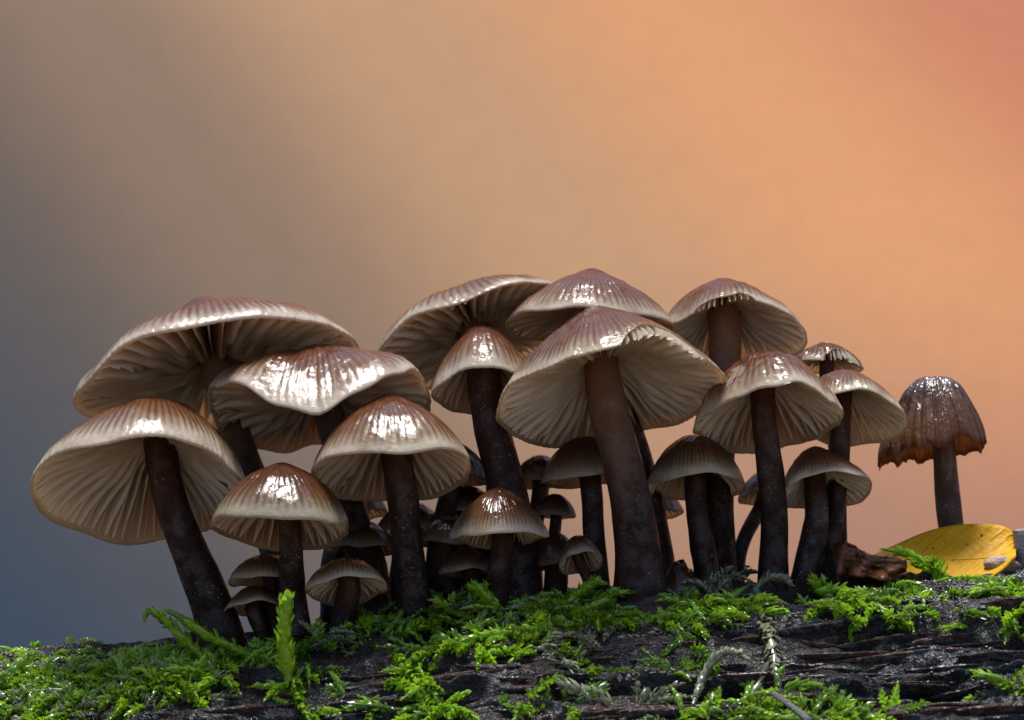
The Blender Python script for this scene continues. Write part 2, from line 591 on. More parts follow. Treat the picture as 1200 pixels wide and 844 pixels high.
class Cap:
    def __init__(s, R, H, a, m, umbo, bumps, lobes, pitch, roll, center, seed, jag=0.0, thick=.05, droop=0.0, cuts=()):
        s.cuts, s.flare, s.pw, s.ruffle = cuts, 0.0, 2.3, 0.0
        s.R, s.H, s.a, s.m, s.umbo, s.bumps, s.lobes = R, H, a, m, umbo, bumps, lobes
        s.seed, s.jag, s.thick, s.droop, s.nst = seed, jag, thick, droop, 30
        p, r = -math.radians(pitch), -math.radians(roll)
        Rx = np.array([[1, 0, 0], [0, math.cos(p), -math.sin(p)], [0, math.sin(p), math.cos(p)]])
        Ry = np.array([[math.cos(r), 0, math.sin(r)], [0, 1, 0], [-math.sin(r), 0, math.cos(r)]])
        s.M = Ry @ Rx
        s.c = np.asarray(center, float)
        s.rs = np.random.default_rng(seed)
        s.ph = s.rs.uniform(0, 6.28, 12)

    def zprof(s, q):
        q = np.clip(q, 0, 1)
        z = (1 - s.m) * (1 - q ** s.a) + s.m * np.clip(1 - q ** s.pw, 0, 1) ** .55
        z = z * s.H + s.umbo * np.exp(-(q / .2) ** 2)
        z = z - s.droop * sstep(.8, 1.0, q)
        return z * s.R

    def cut(s, phi):
        f = 1.0
        for deg, wid, amp in s.cuts:
            d = (np.degrees(phi) - deg + 180) % 360 - 180
            f = f - amp * np.clip(1.15 - (np.abs(d) / wid) ** 3, 0, 1) * (.8 + .4 * vnoise(phi * 9, phi * 0, s.seed))
        return f

    def rim(s, phi):
        dz = 0.0
        for deg, wid, amp in s.bumps:
            d = (np.degrees(phi) - deg + 180) % 360 - 180
            dz = dz + amp * np.exp(-(d / wid) ** 2)
        for k in (3, 5, 8):
            dz = dz + .085 / k * np.cos(k * phi + s.ph[k])
        return dz * s.R

    def rad(s, phi):
        f = 1.0
        for k, amp, ph in s.lobes:
            f = f + amp * np.cos(k * phi - math.radians(ph))
        f = f + .004 * np.cos(s.nst * 2 * phi) + .03 * (fbm(phi * 6 + 9, phi * 0 + s.seed, s.seed + 2, 3) - .5) + .022 * np.cos(4 * phi + s.ph[1]) + .02 * np.cos(2 * phi + s.ph[6]) + .008 * np.cos(7 * phi + s.ph[2])
        if s.jag:
            f = f + s.jag * (fbm(phi * 4.5 + 20, phi * 0 + s.seed, s.seed, 3) - .5) * 2
        return f

    def pt(s, q, phi, off):
        """q 0..1 from apex to margin; off = how far below the outer skin (in R)"""
        q, phi, off = np.broadcast_arrays(np.asarray(q, float), np.asarray(phi, float), np.asarray(off, float))
        e = 1e-3
        dz = (s.zprof(np.minimum(q + e, 1)) - s.zprof(np.maximum(q - e, 0))) / (np.minimum(q + e, 1) - np.maximum(q - e, 0)) / s.R
        dz = np.clip(dz, -3.0, .5)
        ln = np.sqrt(1 + dz * dz)
        nr, nz = -dz / ln, 1 / ln
        o = off * s.R
        r = s.R * q * (1 + (s.rad(phi) - 1) * q ** 1.5) - o * nr
        if s.flare: r = r * (1 + s.flare * q ** 9 * (.7 + .6 * vnoise(phi * 2.5 + 40, phi * 0, s.seed)))
        r = np.maximum(r, 0.0)
        z = s.zprof(q) - o * nz + s.rim(phi) * q ** 2.6
        if s.ruffle: z = z + s.ruffle * s.R * q ** 1.6 * (np.cos(11 * phi + 1.2 * np.sin(3 * phi)) + .6 * np.cos(19 * phi + 2 * np.sin(2 * phi)))
        if s.jag:
            z = z + s.jag * s.R * 2.2 * (fbm(phi * 7, phi * 0 + 3.3, s.seed + 5, 3) - .5) * q ** 6
        P = np.stack([r * np.cos(phi), r * np.sin(phi), z], -1)
        return P @ s.M.T + s.c


def build_cap(c, root, base, nst, mat, tone, gills=True, wrinkle=1.0):
    c.nst = nst
    na = max(120, min(440, nst * 9))
    phi = math.pi / 2 + np.arange(na) / na * 2 * math.pi
    nq = 44
    s_ = np.linspace(0, 1, nq)
    q_out = 1 - (1 - s_) ** 1.45
    q_out[0] = .002
    Q, PH = np.meshgrid(q_out, phi, indexing='ij')
    Q = Q * (1 - (1 - c.cut(PH)) * Q ** 2)
    st = (.5 + .5 * np.cos(PH * nst * 2 + .35 * np.sin(PH * 3 + c.ph[4]))) ** 1.5
    st = st * (.55 + .45 * vnoise(PH * nst / 6.283 * 2.0 + 40, Q * 2.5, c.seed))
    msk = sstep(.30, .62, Q) * (1 - sstep(.97, 1.0, Q))
    off = .010 * st * msk
    off = off - wrinkle * (.040 * (fbm(PH * 2.2 + 11, Q * 3.0, c.seed + 3, 3) - .5) + .030 * (fbm(PH * 5 + 31, Q * 7, c.seed + 9, 3) - .5)) * sstep(.05, .3, Q) * (1 - .6 * sstep(.9, 1., Q))
    outer = c.pt(Q, PH, off)
    # rounded lip, then the underside back to the stem
    q_in = np.concatenate([[1.0, .995], np.linspace(.985, .10, 16)])
    o_in = np.concatenate([[.010, .020], c.thick * (.42 + .9 * (1 - np.linspace(.985, .10, 16)))])
    Q2, PH2 = np.meshgrid(q_in, phi, indexing='ij')
    Q2 = Q2 * (1 - (1 - c.cut(PH2)) * Q2 ** 2)
    inner = c.pt(Q2, PH2, np.broadcast_to(o_in[:, None], Q2.shape))
    V = np.concatenate([outer.reshape(-1, 3), inner.reshape(-1, 3)]) - base
    rows = nq + len(q_in)
    rho = np.concatenate([Q.ravel(), Q2.ravel()])
    un = np.concatenate([np.zeros(Q.size), np.where(Q2.ravel() > .992, .5, 1.0)])
    sa = np.concatenate([st.ravel(), st[-1:].repeat(len(q_in), 0).ravel()])
    cap = link('cap', make_mesh('cap', V, grid_faces(rows, na, True), mat, {'rho': rho, 'stria': sa, 'under': un}), root)
    cap.color = (*tone, 1.0)
    if not gills:
        return cap
    rg = np.random.default_rng(c.seed + 77)
    G = .30
    for i in range(nst * 2):
        short = i % 2 == 1
        p0 = math.pi / 2 + (i + rg.normal(0, .10)) / (nst * 2) * 2 * math.pi
        n = 7 if short else 10
        q0 = rg.uniform(.52, .66) if short else .13
        q = 1 - (1 - q0) * (1 - np.linspace(0, 1, n)) ** 1.25
        q = q0 + (q - q0) * (.992 - q0) / (1 - q0)
        thk = c.thick * (.42 + .9 * (1 - q)) - .006
        gd = G * (1 - q ** 5) ** .8 * sstep(q0 - .08, q0 + (.25 if short else .18), q) * (.55 if short else 1.0) + .014
        gd = gd * (1 + .10 * np.sin(q * 14 + rg.uniform(0, 6)))
        wob = (.012 * np.sin(q * rg.uniform(4, 8) + rg.uniform(0, 6))) * rg.uniform(.4, 1.4)
        tw = .0075 / np.maximum(q, .3)
        rootL = c.pt(q, p0 + wob * .3 - tw, thk)
        rootR = c.pt(q, p0 + wob * .3 + tw, thk)
        midL = c.pt(q, p0 + wob * .8 - tw * .45, thk + gd * .55)
        midR = c.pt(q, p0 + wob * .8 + tw * .45, thk + gd * .55)
        edge = c.pt(q, p0 + wob * 1.6, thk + gd)
        Vg = np.stack([rootL, midL, edge, midR, rootR], 1).reshape(-1, 3) - base
        link('gill', make_mesh('gill', Vg, grid_faces(n, 5, False), M_GILL, {'rho': np.repeat(q, 5)}), cap)
    return cap


def bez(p0, p1, p2, p3, t):
    t = t[:, None]
    return (1 - t) ** 3 * p0 + 3 * (1 - t) ** 2 * t * p1 + 3 * (1 - t) * t ** 2 * p2 + t ** 3 * p3


def tube(pts, rad, nseg=20, seed=0, rough=.04):
    n = len(pts)
    tan = np.gradient(pts, axis=0)
    tan /= np.linalg.norm(tan, axis=1)[:, None] + 1e-9
    ref = np.array([0, 1.0, 0]) if abs(tan[0][1]) < .9 else np.array([1.0, 0, 0])
    V = []
    for i in range(n):
        u = np.cross(ref, tan[i]); u /= np.linalg.norm(u)
        w = np.cross(tan[i], u)
        an = np.arange(nseg) / nseg * 2 * math.pi
        rr = rad[i] * (1 + rough * 2 * (fbm(np.cos(an) * 1.2 + 5, np.sin(an) * 1.2 + i * .25 + seed, seed, 2) - .5))
        V.append(pts[i] + (np.cos(an) * rr)[:, None] * u + (np.sin(an) * rr)[:, None] * w)
    return np.array(V), tan


def mushroom(label, cx, cy, R, pitch, roll, Y, H, a=1.7, m=.4, umbo=.0, bumps=(), lobes=(), stem=None, by=None, w=(30, 40), tone=1.0, nst=None, bend=0.0,
             old=False, jag=0.0, thick=.055, droop=0.0, pale=False, wrinkle=1.0, gills=True, seed=None, brown=False, cuts=(), ruffle=0.0):
    """cx, cy, R: centre and half width of the cap's margin; stem: foot; w: stem widths top and foot (all in picture units of 0.1 mm)"""
    mushroom.k += 1
    seed = seed or mushroom.k * 13
    ds = depth_scale(Y)
    c0 = at(cx, cy, Y)
    Rc = R / 100 * ds
    elev = math.degrees(math.atan2(c0[2] - CAM[2], c0[1] - CAM[1]))
    if not old:
        pitch, H, m = pitch * .90, H * 1.15, min(.85, m + .06)
    cap = Cap(Rc, H, a, m, umbo, bumps, lobes, pitch - elev, roll, c0, seed, jag, thick, droop, cuts)
    CAPS[label] = cap
    cap.ruffle = ruffle
    cap.flare, cap.pw = (.30, 3.4) if old else (0.0, 2.3)
    yb = by if by is not None else Y * .6
    foot = at(stem[0], stem[1], yb)
    root = empty('mushroom', foot)
    tag(root, label, 'mushroom', GROUP)
    base = np.asarray(root.location) / SC
    axis = cap.M @ np.array([0, 0, 1.0])
    top = cap.pt(np.array([0.0]), np.array([0.0]), np.array([thick * 1.6 + .03]))[0]
    L = np.linalg.norm(top - foot)
    p1 = foot + np.array([bend, 0, 1.0]) * L * .35
    p2 = top - (axis * .75 + np.array([0, 0, .25])) * L * .33
    t = np.linspace(0, 1, 30)
    pts = bez(foot - np.array([0, 0, .25]), p1, p2, top, t)
    sw = np.random.default_rng(seed + 1)
    vv = sw.uniform(.80, 1.18)
    wob = np.sin(t * math.pi)[:, None] * (np.stack([np.sin(t * 5 + sw.uniform(0, 6)), np.sin(t * 4 + sw.uniform(0, 6)), 0 * t], -1)) * .05
    pts = pts + wob
    r0, r1 = w[1] / 225 * ds, w[0] / 222 * ds
    rad = r0 + (r1 - r0) * np.clip(t * 1.15, 0, 1) ** .8
    rad = rad * (1 + .16 * (1 - sstep(0, .22, t)) + .05 * (fbm(t * 7, t * 0 + seed, seed, 2) - .5) * 2)
    V, _ = tube(pts, rad, 20, seed, .09)
    along = np.repeat(t, 20)
    link('stem', make_mesh('stem', V.reshape(-1, 3) - base, grid_faces(30, 20, True)[:, ::-1], M_STEM_PALE if pale else (M_STEM_BROWN if brown else M_STEM), {'along': along}), root)
    if nst is not None and nst > 24: nst = int(nst * 1.3)
    if nst is None: nst = int(np.clip(R * .33, 14, 46))
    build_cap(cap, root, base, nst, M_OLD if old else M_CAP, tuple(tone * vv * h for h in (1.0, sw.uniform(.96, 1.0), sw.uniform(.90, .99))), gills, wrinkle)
    return root
mushroom.k = 0
CAPS = {}

ARCH = [(-90, 45, .10), (0, 40, -.05), (180, 40, -.05)]
mushroom('large mushroom leaning out at far left, pale gills facing the viewer, bare dark slanting stem', 182, 578, 124, 31, 4, -.8, .82, 1.6, .45, .04, [(-85, 40, .06)], [(1, .15, 180)], (266, 752), w=(40, 58), bend=-.25)
mushroom('widest cap at upper left, flattened with a small central knob, behind two others', 254, 444, 172, 20, 13, .9, .38, 2.1, .5, .17, [(-60, 30, .03)], [], (335, 728), by=.5, w=(40, 46), nst=40, brown=True)
mushroom('cap with wavy sagging front edge and wet wrinkled top, left of centre', 375, 482, 131, 24, 3, .1, .50, 1.5, .45, .06, [(-88, 34, -.36), (-165, 32, .10), (-20, 28, .14), (10, 20, -.1)], [], (436, 722), by=.2, w=(38, 42), nst=32, wrinkle=1.3, ruffle=.020)
mushroom('small domed mushroom under the drooping cap, beside the leaning far left stem', 328, 616, 83, 10, -1, -1.25, .74, 1.7, .5, .05, [(-90, 55, -.06), (90, 60, -.22)], [], (348, 718), by=-.9, w=(28, 38))
mushroom('bell cap with broad white wet patch on top, slanting dark stem, left of centre', 459, 552, 95, 17, 3, -.95, .82, 1.45, .4, .04, [(-90, 50, -.02), (90, 60, -.16)], [], (492, 722), by=-.8, w=(38, 46), bend=-.1)
mushroom('narrow conical cap on very thick black stem between the large central caps', 567, 462, 61, 27, 2, -.15, 1.22, 1.5, .45, .04, [(-80, 50, .08)], [], (606, 706), by=-.2, w=(44, 62))
mushroom('largest central mushroom, conical cap with splayed gills over a thick brown stem', 715, 467, 134, 27, 9, -.75, .76, 1.25, .18, .04, [(-62, 20, .09), (-100, 30, .03), (-20, 25, -.03)], [], (750, 730), by=-.7, w=(45, 70), nst=38, bend=.0, brown=True, cuts=[(-56, 26, .10)])
mushroom('broad pale cap at the top seen from below, behind the narrow conical one', 560, 396, 124, 25, 20, 1.3, .38, 1.9, .5, .0, [(-70, 40, .02)], [], (588, 690), by=.5, w=(36, 40), nst=30, brown=True)
mushroom('highest cap of the cluster, with a white glare patch, behind the largest central mushroom', 692, 386, 98, 14, -2, .55, .60, 1.5, .35, .06, [(-120, 35, .05)], [], (777, 690), by=.4, w=(32, 36), nst=27, brown=True)
mushroom('lopsided cap at upper right with raised front edge, behind the grey wrinkled one', 846, 398, 82, 28, -3, .6, .80, 1.45, .35, .05, [(-70, 34, .16), (180, 35, .04)], [(1, .17, 0)], (846, 676), by=.4, w=(44, 36), nst=26, brown=True, cuts=[(-95, 25, .06)])
mushroom('wrinkled silvery wet cap on a straight dark stem, right of centre', 900, 496, 88, 25, 3, -.45, .86, 1.75, .35, .0, [(-75, 40, .10), (180, 30, -.05)], [], (905, 682), by=-.3, w=(33, 38), wrinkle=2.6, ruffle=.011)
mushroom('tiny cracked cap peeking out behind the two right hand wet caps', 968, 432, 42, 12, -4, 1.0, .62, 1.6, .5, .0, [(-60, 30, .12)], [], (985, 672), by=.6, w=(20, 24), nst=20, wrinkle=2, cuts=[(-60, 40, .3)])
mushroom('pale open bell cap at right with its mouth turned to the right', 988, 492, 64, 31, -6, .1, .86, 1.5, .4, .0, [(-70, 40, .05)], [(1, .18, 0)], (968, 680), by=.1, w=(27, 28), nst=28)
mushroom('low cap with flared right edge under the wrinkled silvery cap, slanting stem', 960, 580, 55, 22, 3, -.15, .96, 1.35, .25, .0, [(-80, 45, .16), (0, 30, .06)], [(1, .15, 0)], (938, 696), by=-.2, w=(26, 42), nst=26, bend=.15)
mushroom('low brown cap with pale margin between the thick central stem and the straight stem', 815, 574, 57, 15, 1, 0, 1.0, 1.8, .5, .0, [(-80, 45, .12)], [], (829, 682), by=-.1, w=(27, 34), nst=26, tone=.85)
mushroom('shaded cap just left of the thick central stem', 688, 564, 53, 8, 4, .15, .86, 1.8, .5, .0, [], [], (706, 705), by=0, w=(27, 30), nst=26, tone=.8)
mushroom('small pale domed cap low in front of the very thick black stem', 585, 629, 58, 5, 1, -.9, .84, 1.5, .4, .03, [(-90, 50, -.03), (90, 60, -.14)], [], (586, 712), by=-.8, w=(26, 34), nst=28)
mushroom('tiny arched cap close to the moss left of the thick central stem', 681, 662, 26, 28, 8, -.6, 1.25, 1.7, .5, .0, [(-80, 40, .2)], [], (690, 706), by=-.6, w=(14, 16), nst=16, tone=.6)
mushroom('little pale cap just above the moss, between two dark slanting stems on the left', 406, 690, 49, 16, 5, -1.0, .64, 1.7, .5, .0, [(90, 60, -.15)], [], (404, 736), by=-.9, w=(28, 34), nst=24, tone=.9)
mushroom('half hidden cap tucked right below the small domed one', 312, 682, 45, 9, 3, -.5, .62, 1.8, .5, .0, [], [], (326, 734), by=-.5, w=(22, 26), nst=22, tone=.7)
mushroom('lowest small dark cap with torn gills, beside the foot of the leaning stem', 299, 715, 36, 12, 4, -.6, .7, 1.6, .4, .0, [(-70, 25, .12)], [], (310, 752), by=-.6, w=(20, 24), nst=18, tone=.6)
mushroom('old shrivelled dark brown mushroom with ragged hem standing apart at far right', 1099, 530, 49, 9, 3, .8, 1.80, 2.6, 1.0, .0, [(180, 45, -.26), (-75, 35, .10), (0, 30, .22), (-40, 14, -.12)], [(1, .10, 190)], (1124, 652), by=1.0, w=(30, 36), nst=30, old=True, jag=.15, pale=True, thick=.02, wrinkle=1.6, bend=-.1)
mushroom('small back cap showing pale gills behind the straight stem on the right', 898, 582, 33, 18, 8, .8, .8, 1.6, .5, .0, [], [], (864, 676), by=.5, w=(18, 20), nst=20, tone=.8)
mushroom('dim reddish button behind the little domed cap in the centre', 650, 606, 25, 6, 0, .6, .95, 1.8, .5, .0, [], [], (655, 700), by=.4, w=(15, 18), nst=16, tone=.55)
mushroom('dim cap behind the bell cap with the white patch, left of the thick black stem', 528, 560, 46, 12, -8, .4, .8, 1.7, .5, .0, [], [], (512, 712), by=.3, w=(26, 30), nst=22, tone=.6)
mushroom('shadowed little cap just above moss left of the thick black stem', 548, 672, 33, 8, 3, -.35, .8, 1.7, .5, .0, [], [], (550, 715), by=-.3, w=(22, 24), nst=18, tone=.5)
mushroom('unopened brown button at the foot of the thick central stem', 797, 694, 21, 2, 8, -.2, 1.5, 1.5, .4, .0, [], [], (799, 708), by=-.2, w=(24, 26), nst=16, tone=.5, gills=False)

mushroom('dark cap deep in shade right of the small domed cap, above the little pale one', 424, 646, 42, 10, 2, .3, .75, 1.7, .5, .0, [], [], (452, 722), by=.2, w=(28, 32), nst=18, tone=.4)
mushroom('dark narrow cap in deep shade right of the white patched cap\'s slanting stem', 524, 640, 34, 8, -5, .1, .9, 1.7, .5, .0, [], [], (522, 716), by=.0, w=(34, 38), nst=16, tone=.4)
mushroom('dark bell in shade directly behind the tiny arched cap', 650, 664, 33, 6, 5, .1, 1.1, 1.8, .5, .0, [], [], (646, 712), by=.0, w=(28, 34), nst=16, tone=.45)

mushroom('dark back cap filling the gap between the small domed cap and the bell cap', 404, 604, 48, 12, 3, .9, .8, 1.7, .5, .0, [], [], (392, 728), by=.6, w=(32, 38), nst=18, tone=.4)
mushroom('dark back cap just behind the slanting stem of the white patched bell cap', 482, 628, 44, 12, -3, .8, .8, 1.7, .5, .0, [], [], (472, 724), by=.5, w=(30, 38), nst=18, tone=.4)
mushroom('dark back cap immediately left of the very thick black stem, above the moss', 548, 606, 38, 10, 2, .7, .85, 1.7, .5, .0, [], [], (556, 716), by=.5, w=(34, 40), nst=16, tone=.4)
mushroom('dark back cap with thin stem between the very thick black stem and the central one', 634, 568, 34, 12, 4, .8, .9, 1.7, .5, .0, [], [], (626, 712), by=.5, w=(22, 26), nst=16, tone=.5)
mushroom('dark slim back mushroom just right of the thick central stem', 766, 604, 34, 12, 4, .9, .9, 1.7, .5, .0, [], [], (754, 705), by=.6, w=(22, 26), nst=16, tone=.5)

# ------------------------------------------------------------------ moss
def leaf_batch(base, direc, side, up, length, width, curl):
    """folded pointed leaves, vectorised: returns verts (n*6,3), faces (n*4... tris), tip attr"""
    n = len(base)
    L = length[:, None]; W = width[:, None]; C = curl[:, None]
    mid = base + direc * L * .45 + up * L * .05
    p0 = base
    pl = mid + side * W * .5 + up * L * .12
    pr = mid - side * W * .5 + up * L * .12
    pm = mid - up * L * .02
    p3 = base + direc * L * .80 + up * C * L * .35
    p4 = base + direc * L * .98 + up * C * L * .85
    V = np.stack([p0, pl, pm, pr, p3, p4], 1).reshape(-1, 3)
    f0 = np.array([[0, 2, 1], [0, 3, 2], [1, 2, 4], [2, 3, 4], [1, 4, 5], [4, 3, 5]])
    F = (np.arange(n)[:, None, None] * 6 + f0[None]).reshape(-1, 3)
    tip = np.tile(np.array([0, .3, .2, .3, .7, 1.0]), n)
    return V, F, tip


def frond(pts, nleaf, ll, lw, spread, rng, flat=0.0, upv=None, curl=.4, spiral=True, taper=.55):
    """leaves along a curved stem; pts (k,3)"""
    k = len(pts)
    seg = np.linalg.norm(np.diff(pts, axis=0), axis=1)
    cum = np.concatenate([[0], np.cumsum(seg)])
    s = np.sort(rng.uniform(.0, 1.0, nleaf)) * cum[-1]
    P = np.stack([np.interp(s, cum, pts[:, i]) for i in range(3)], -1)
    T = np.gradient(pts, axis=0); T /= np.linalg.norm(T, axis=1)[:, None] + 1e-9
    Tt = np.stack([np.interp(s, cum, T[:, i]) for i in range(3)], -1)
    Tt /= np.linalg.norm(Tt, axis=1)[:, None] + 1e-9
    upv = np.array([0, -.3, 1.0]) if upv is None else upv
    S = np.cross(Tt, upv); S /= np.linalg.norm(S, axis=1)[:, None] + 1e-9
    U = np.cross(S, Tt)
    ang = (np.arange(nleaf) * 2.399 + rng.normal(0, .25, nleaf)) if spiral else (np.where(np.arange(nleaf) % 2, 0, math.pi) + rng.normal(0, .5, nleaf))
    rad = S * np.cos(ang)[:, None] + U * (np.sin(ang) * (1 - flat))[:, None]
    rad /= np.linalg.norm(rad, axis=1)[:, None] + 1e-9
    rel = s / cum[-1]
    sp = spread * (1 - taper * rel ** 4) + rng.normal(0, .12, nleaf)
    D = Tt * np.cos(sp)[:, None] + rad * np.sin(sp)[:, None]
    sd = np.cross(D, rad); sd /= np.linalg.norm(sd, axis=1)[:, None] + 1e-9
    up = np.cross(sd, D)
    size = (.55 + .45 * np.sin(np.clip(rel * 1.15, 0, 1) * math.pi) ** .6) * rng.uniform(.75, 1.2, nleaf)
    size = np.where(rel > .9, size * .8, size) if taper > .2 else rng.uniform(.8, 1.15, nleaf)
    return leaf_batch(P, D, sd, up * np.sign((up * Tt).sum(1) + 1e-6)[:, None], ll * size, lw * size, curl * rng.uniform(.3, 1.3, nleaf))


def bundle(parts):
    V, F, A, T = [], [], [], []
    o = 0
    for v, f, tip, tint in parts:
        V.append(v); F.append(f + o); A.append(tip); T.append(np.full(len(v), tint)); o += len(v)
    return np.concatenate(V), np.concatenate(F), np.concatenate(A), np.concatenate(T)


def thin_tube(pts, r0, r1):
    V, _ = tube(pts, np.linspace(r0, r1, len(pts)), 6, 1, .02)
    q = grid_faces(len(pts), 6, True)[:, ::-1]
    f = np.concatenate([q[:, [0, 1, 2]], q[:, [0, 2, 3]]])
    return V.reshape(-1, 3), f


def carpet(name, label, patches, mat, seed):
    rng = np.random.default_rng(seed)
    parts = []
    for (px, py, rx, ry, count, hgt, tint, size0) in patches:
        for _ in range(int(count * .82)):
            r = math.sqrt(rng.random()); th = rng.uniform(0, 6.283)
            x, a = log_coords(px + rx * r * math.cos(th), py + ry * r * math.sin(th))
            if py + ry * r * math.sin(th) < py and a < .05:
                a += rng.uniform(-.12, .06)
            b = log_point(np.array([x]), np.array([a]), -.02)[0]
            n = log_normal(np.array([a]))[0]
            tg = np.array([0, -math.cos(a), -math.sin(a)])
            yaw = rng.uniform(0, 6.283)
            d = np.array([1.0, 0, LOG_SLOPE]) * math.cos(yaw) + tg * math.sin(yaw)
            size = size0 * (1.0 if rng.random() < .7 else rng.uniform(1.2, 1.5))
            L = rng.uniform(.22, .55) * size
            h = hgt * rng.uniform(.3, 1.15)
            k = 8
            t = np.linspace(0, 1, k)
            bow = rng.normal(0, .25)
            sidev = np.cross(n, d)
            pts = b + d * (t * L)[:, None] + n * (h * np.sin(t * rng.uniform(1.5, 2.6)))[:, None] + sidev * (bow * L * t * t)[:, None]
            nl = int(L / .0105) + 10
            tt = float(np.clip(tint + rng.normal(0, .36), 0, 1))
            v, f, tip = frond(pts, nl, rng.uniform(.07, .12) * size ** .5, rng.uniform(.04, .065) * size ** .5, rng.uniform(.8, 1.35), rng, flat=rng.uniform(0, .5), upv=n, curl=rng.uniform(.2, 1.4))
            parts.append((v, f, tip, tt))
            v, f = thin_tube(pts, .014, .006)
            parts.append((v, f, np.zeros(len(v)), tt * .4))
    V, F, A, T = bundle(parts)
    o = link(name, make_mesh(name, V, F, mat, {'tint': T, 'tip': A}))
    tag(o, label, 'moss', kind='stuff')
    return o


GREEN = [(30, 772, 60, 5, 70, .08, .5, .85), (110, 768, 60, 5, 70, .10, .55, .85), (190, 764, 50, 5, 60, .12, .5, .85), (250, 762, 40, 5, 30, .12, .5, .85), (120, 798, 130, 16, 70, .14, .75, .95), (300, 790, 60, 8, 20, .1, .4, .8), (40, 792, 60, 6, 50, .10, .5, .9), (140, 786, 60, 6, 50, .12, .5, .9), (215, 776, 40, 6, 40, .16, .55, .9), (110, 812, 120, 18, 80, .16, .6, .9),  # px, py, rx, ry, fronds, height, tint, size
    (60, 815, 90, 18, 100, .12, .45, .9), (180, 800, 90, 16, 90, .14, .35, .9), (30, 838, 60, 10, 36, .12, .35, .9),
    (260, 778, 60, 12, 56, .18, .45, .95), (330, 768, 70, 14, 60, .16, .35, .9), (400, 756, 60, 9, 50, .15, .35, .9),
    (470, 748, 60, 9, 60, .2, .35, .95), (545, 728, 56, 11, 66, .20, .45, 1.0), (610, 734, 56, 9, 44, .12, .4, .9),
    (690, 736, 40, 8, 36, .12, .45, .9), (560, 770, 90, 8, 50, .14, .6, .9), (655, 750, 70, 10, 50, .12, .4, .8),
    (350, 815, 14, 22, 14, .14, .45, .9), (485, 800, 26, 18, 24, .16, .65, .9), (505, 838, 40, 10, 20, .15, .5, .9),
    (765, 745, 70, 6, 54, .1, .6, .85), (840, 730, 46, 8, 50, .14, .75, .9), (800, 770, 40, 8, 10, .1, .3, .8),
    (985, 712, 56, 8, 56, .08, .5, .9), (1065, 700, 50, 7, 56, .12, .55, .9), (985, 722, 14, 18, 22, .2, .75, .9),
    (1185, 690, 24, 6, 36, .12, .6, .9), (1190, 798, 26, 8, 22, .12, .65, .9), (1120, 726, 50, 5, 16, .06, .4, .7), (1180, 722, 30, 6, 16, .1, .4, .8),
    (900, 848, 90, 8, 50, .1, .55, .85), (1000, 850, 70, 6, 26, .1, .6, .85), (800, 848, 50, 6, 14, .08, .45, .8),
    (900, 806, 24, 12, 12, .12, .3, .9), (640, 836, 60, 10, 18, .1, .3, .8), (740, 790, 60, 16, 14, .08, .3, .7),
    (380, 830, 60, 12, 14, .1, .25, .8), (1060, 722, 40, 8, 12, .06, .4, .7), (690, 780, 50, 10, 14, .08, .3, .7),
]
carpet('moss_carpet', 'wet green feathery moss growing over the log under the mushrooms', GREEN, M_MOSS, 3)
GREY = [(60, 822, 70, 14, 26, .1, .3, .9), (200, 810, 60, 14, 20, .1, .3, .9), (560, 740, 60, 12, 20, .15, .35, .9), (760, 752, 60, 8, 14, .08, .3, .8), (330, 775, 50, 12, 14, .1, .4, .8), (830, 700, 40, 14, 46, .3, .5, 1.0), (420, 762, 70, 10, 24, .1, .2, .8), (660, 765, 40, 24, 18, .08, .3, .7), (120, 822, 100, 14, 36, .1, .25, .9), (640, 735, 24, 18, 16, .12, .3, .8), (720, 830, 40, 12, 14, .1, .3, .9)]
carpet('grey_moss_patch', 'silvery grey dried moss among the green moss on the log', GREY, M_DRY, 4)


def shoot(name, label, path, nleaf, ll, lw, spread, mat, tint, seed, curl=.5, r=.03, flat=0.0, taper=.55, cat='moss shoot', group='moss shoots standing out of the carpet'):
    """path: list of (px, py, Y)"""
    rng = np.random.default_rng(seed)
    ctrl = np.array([at(*p) if len(p) == 3 else log_point(*[np.array(q) for q in log_coords(*p)], .07) for p in path])
    t = np.linspace(0, 1, 26)
    u = np.linspace(0, 1, len(ctrl))
    P = np.stack([np.interp(t, u, ctrl[:, i]) for i in range(3)], -1)
    for _ in range(6):
        P[1:-1] = (P[:-2] + 2 * P[1:-1] + P[2:]) / 4
    base = P[0].copy()
    root = empty(name, base)
    tag(root, label, cat, group)
    v, f, tip = frond(P - base, nleaf, ll, lw, spread, rng, flat=flat, upv=np.array([.1, -.5, 1.0]), curl=curl, taper=taper)
    tn = np.clip(tint + .25 * (np.repeat(rng.random(nleaf), 6) - .5), 0, 1)
    lv = link('leaves', make_mesh('leaves', v, f, mat, {'tint': tn, 'tip': tip}), root)
    lv['kind'] = 'stuff'
    v, f = thin_tube(P - base, r, r * .5)
    link('stalk', make_mesh('stalk', v, f, mat, {'tint': np.full(len(v), tint * .6), 'tip': np.zeros(len(v))}), root)
    return root


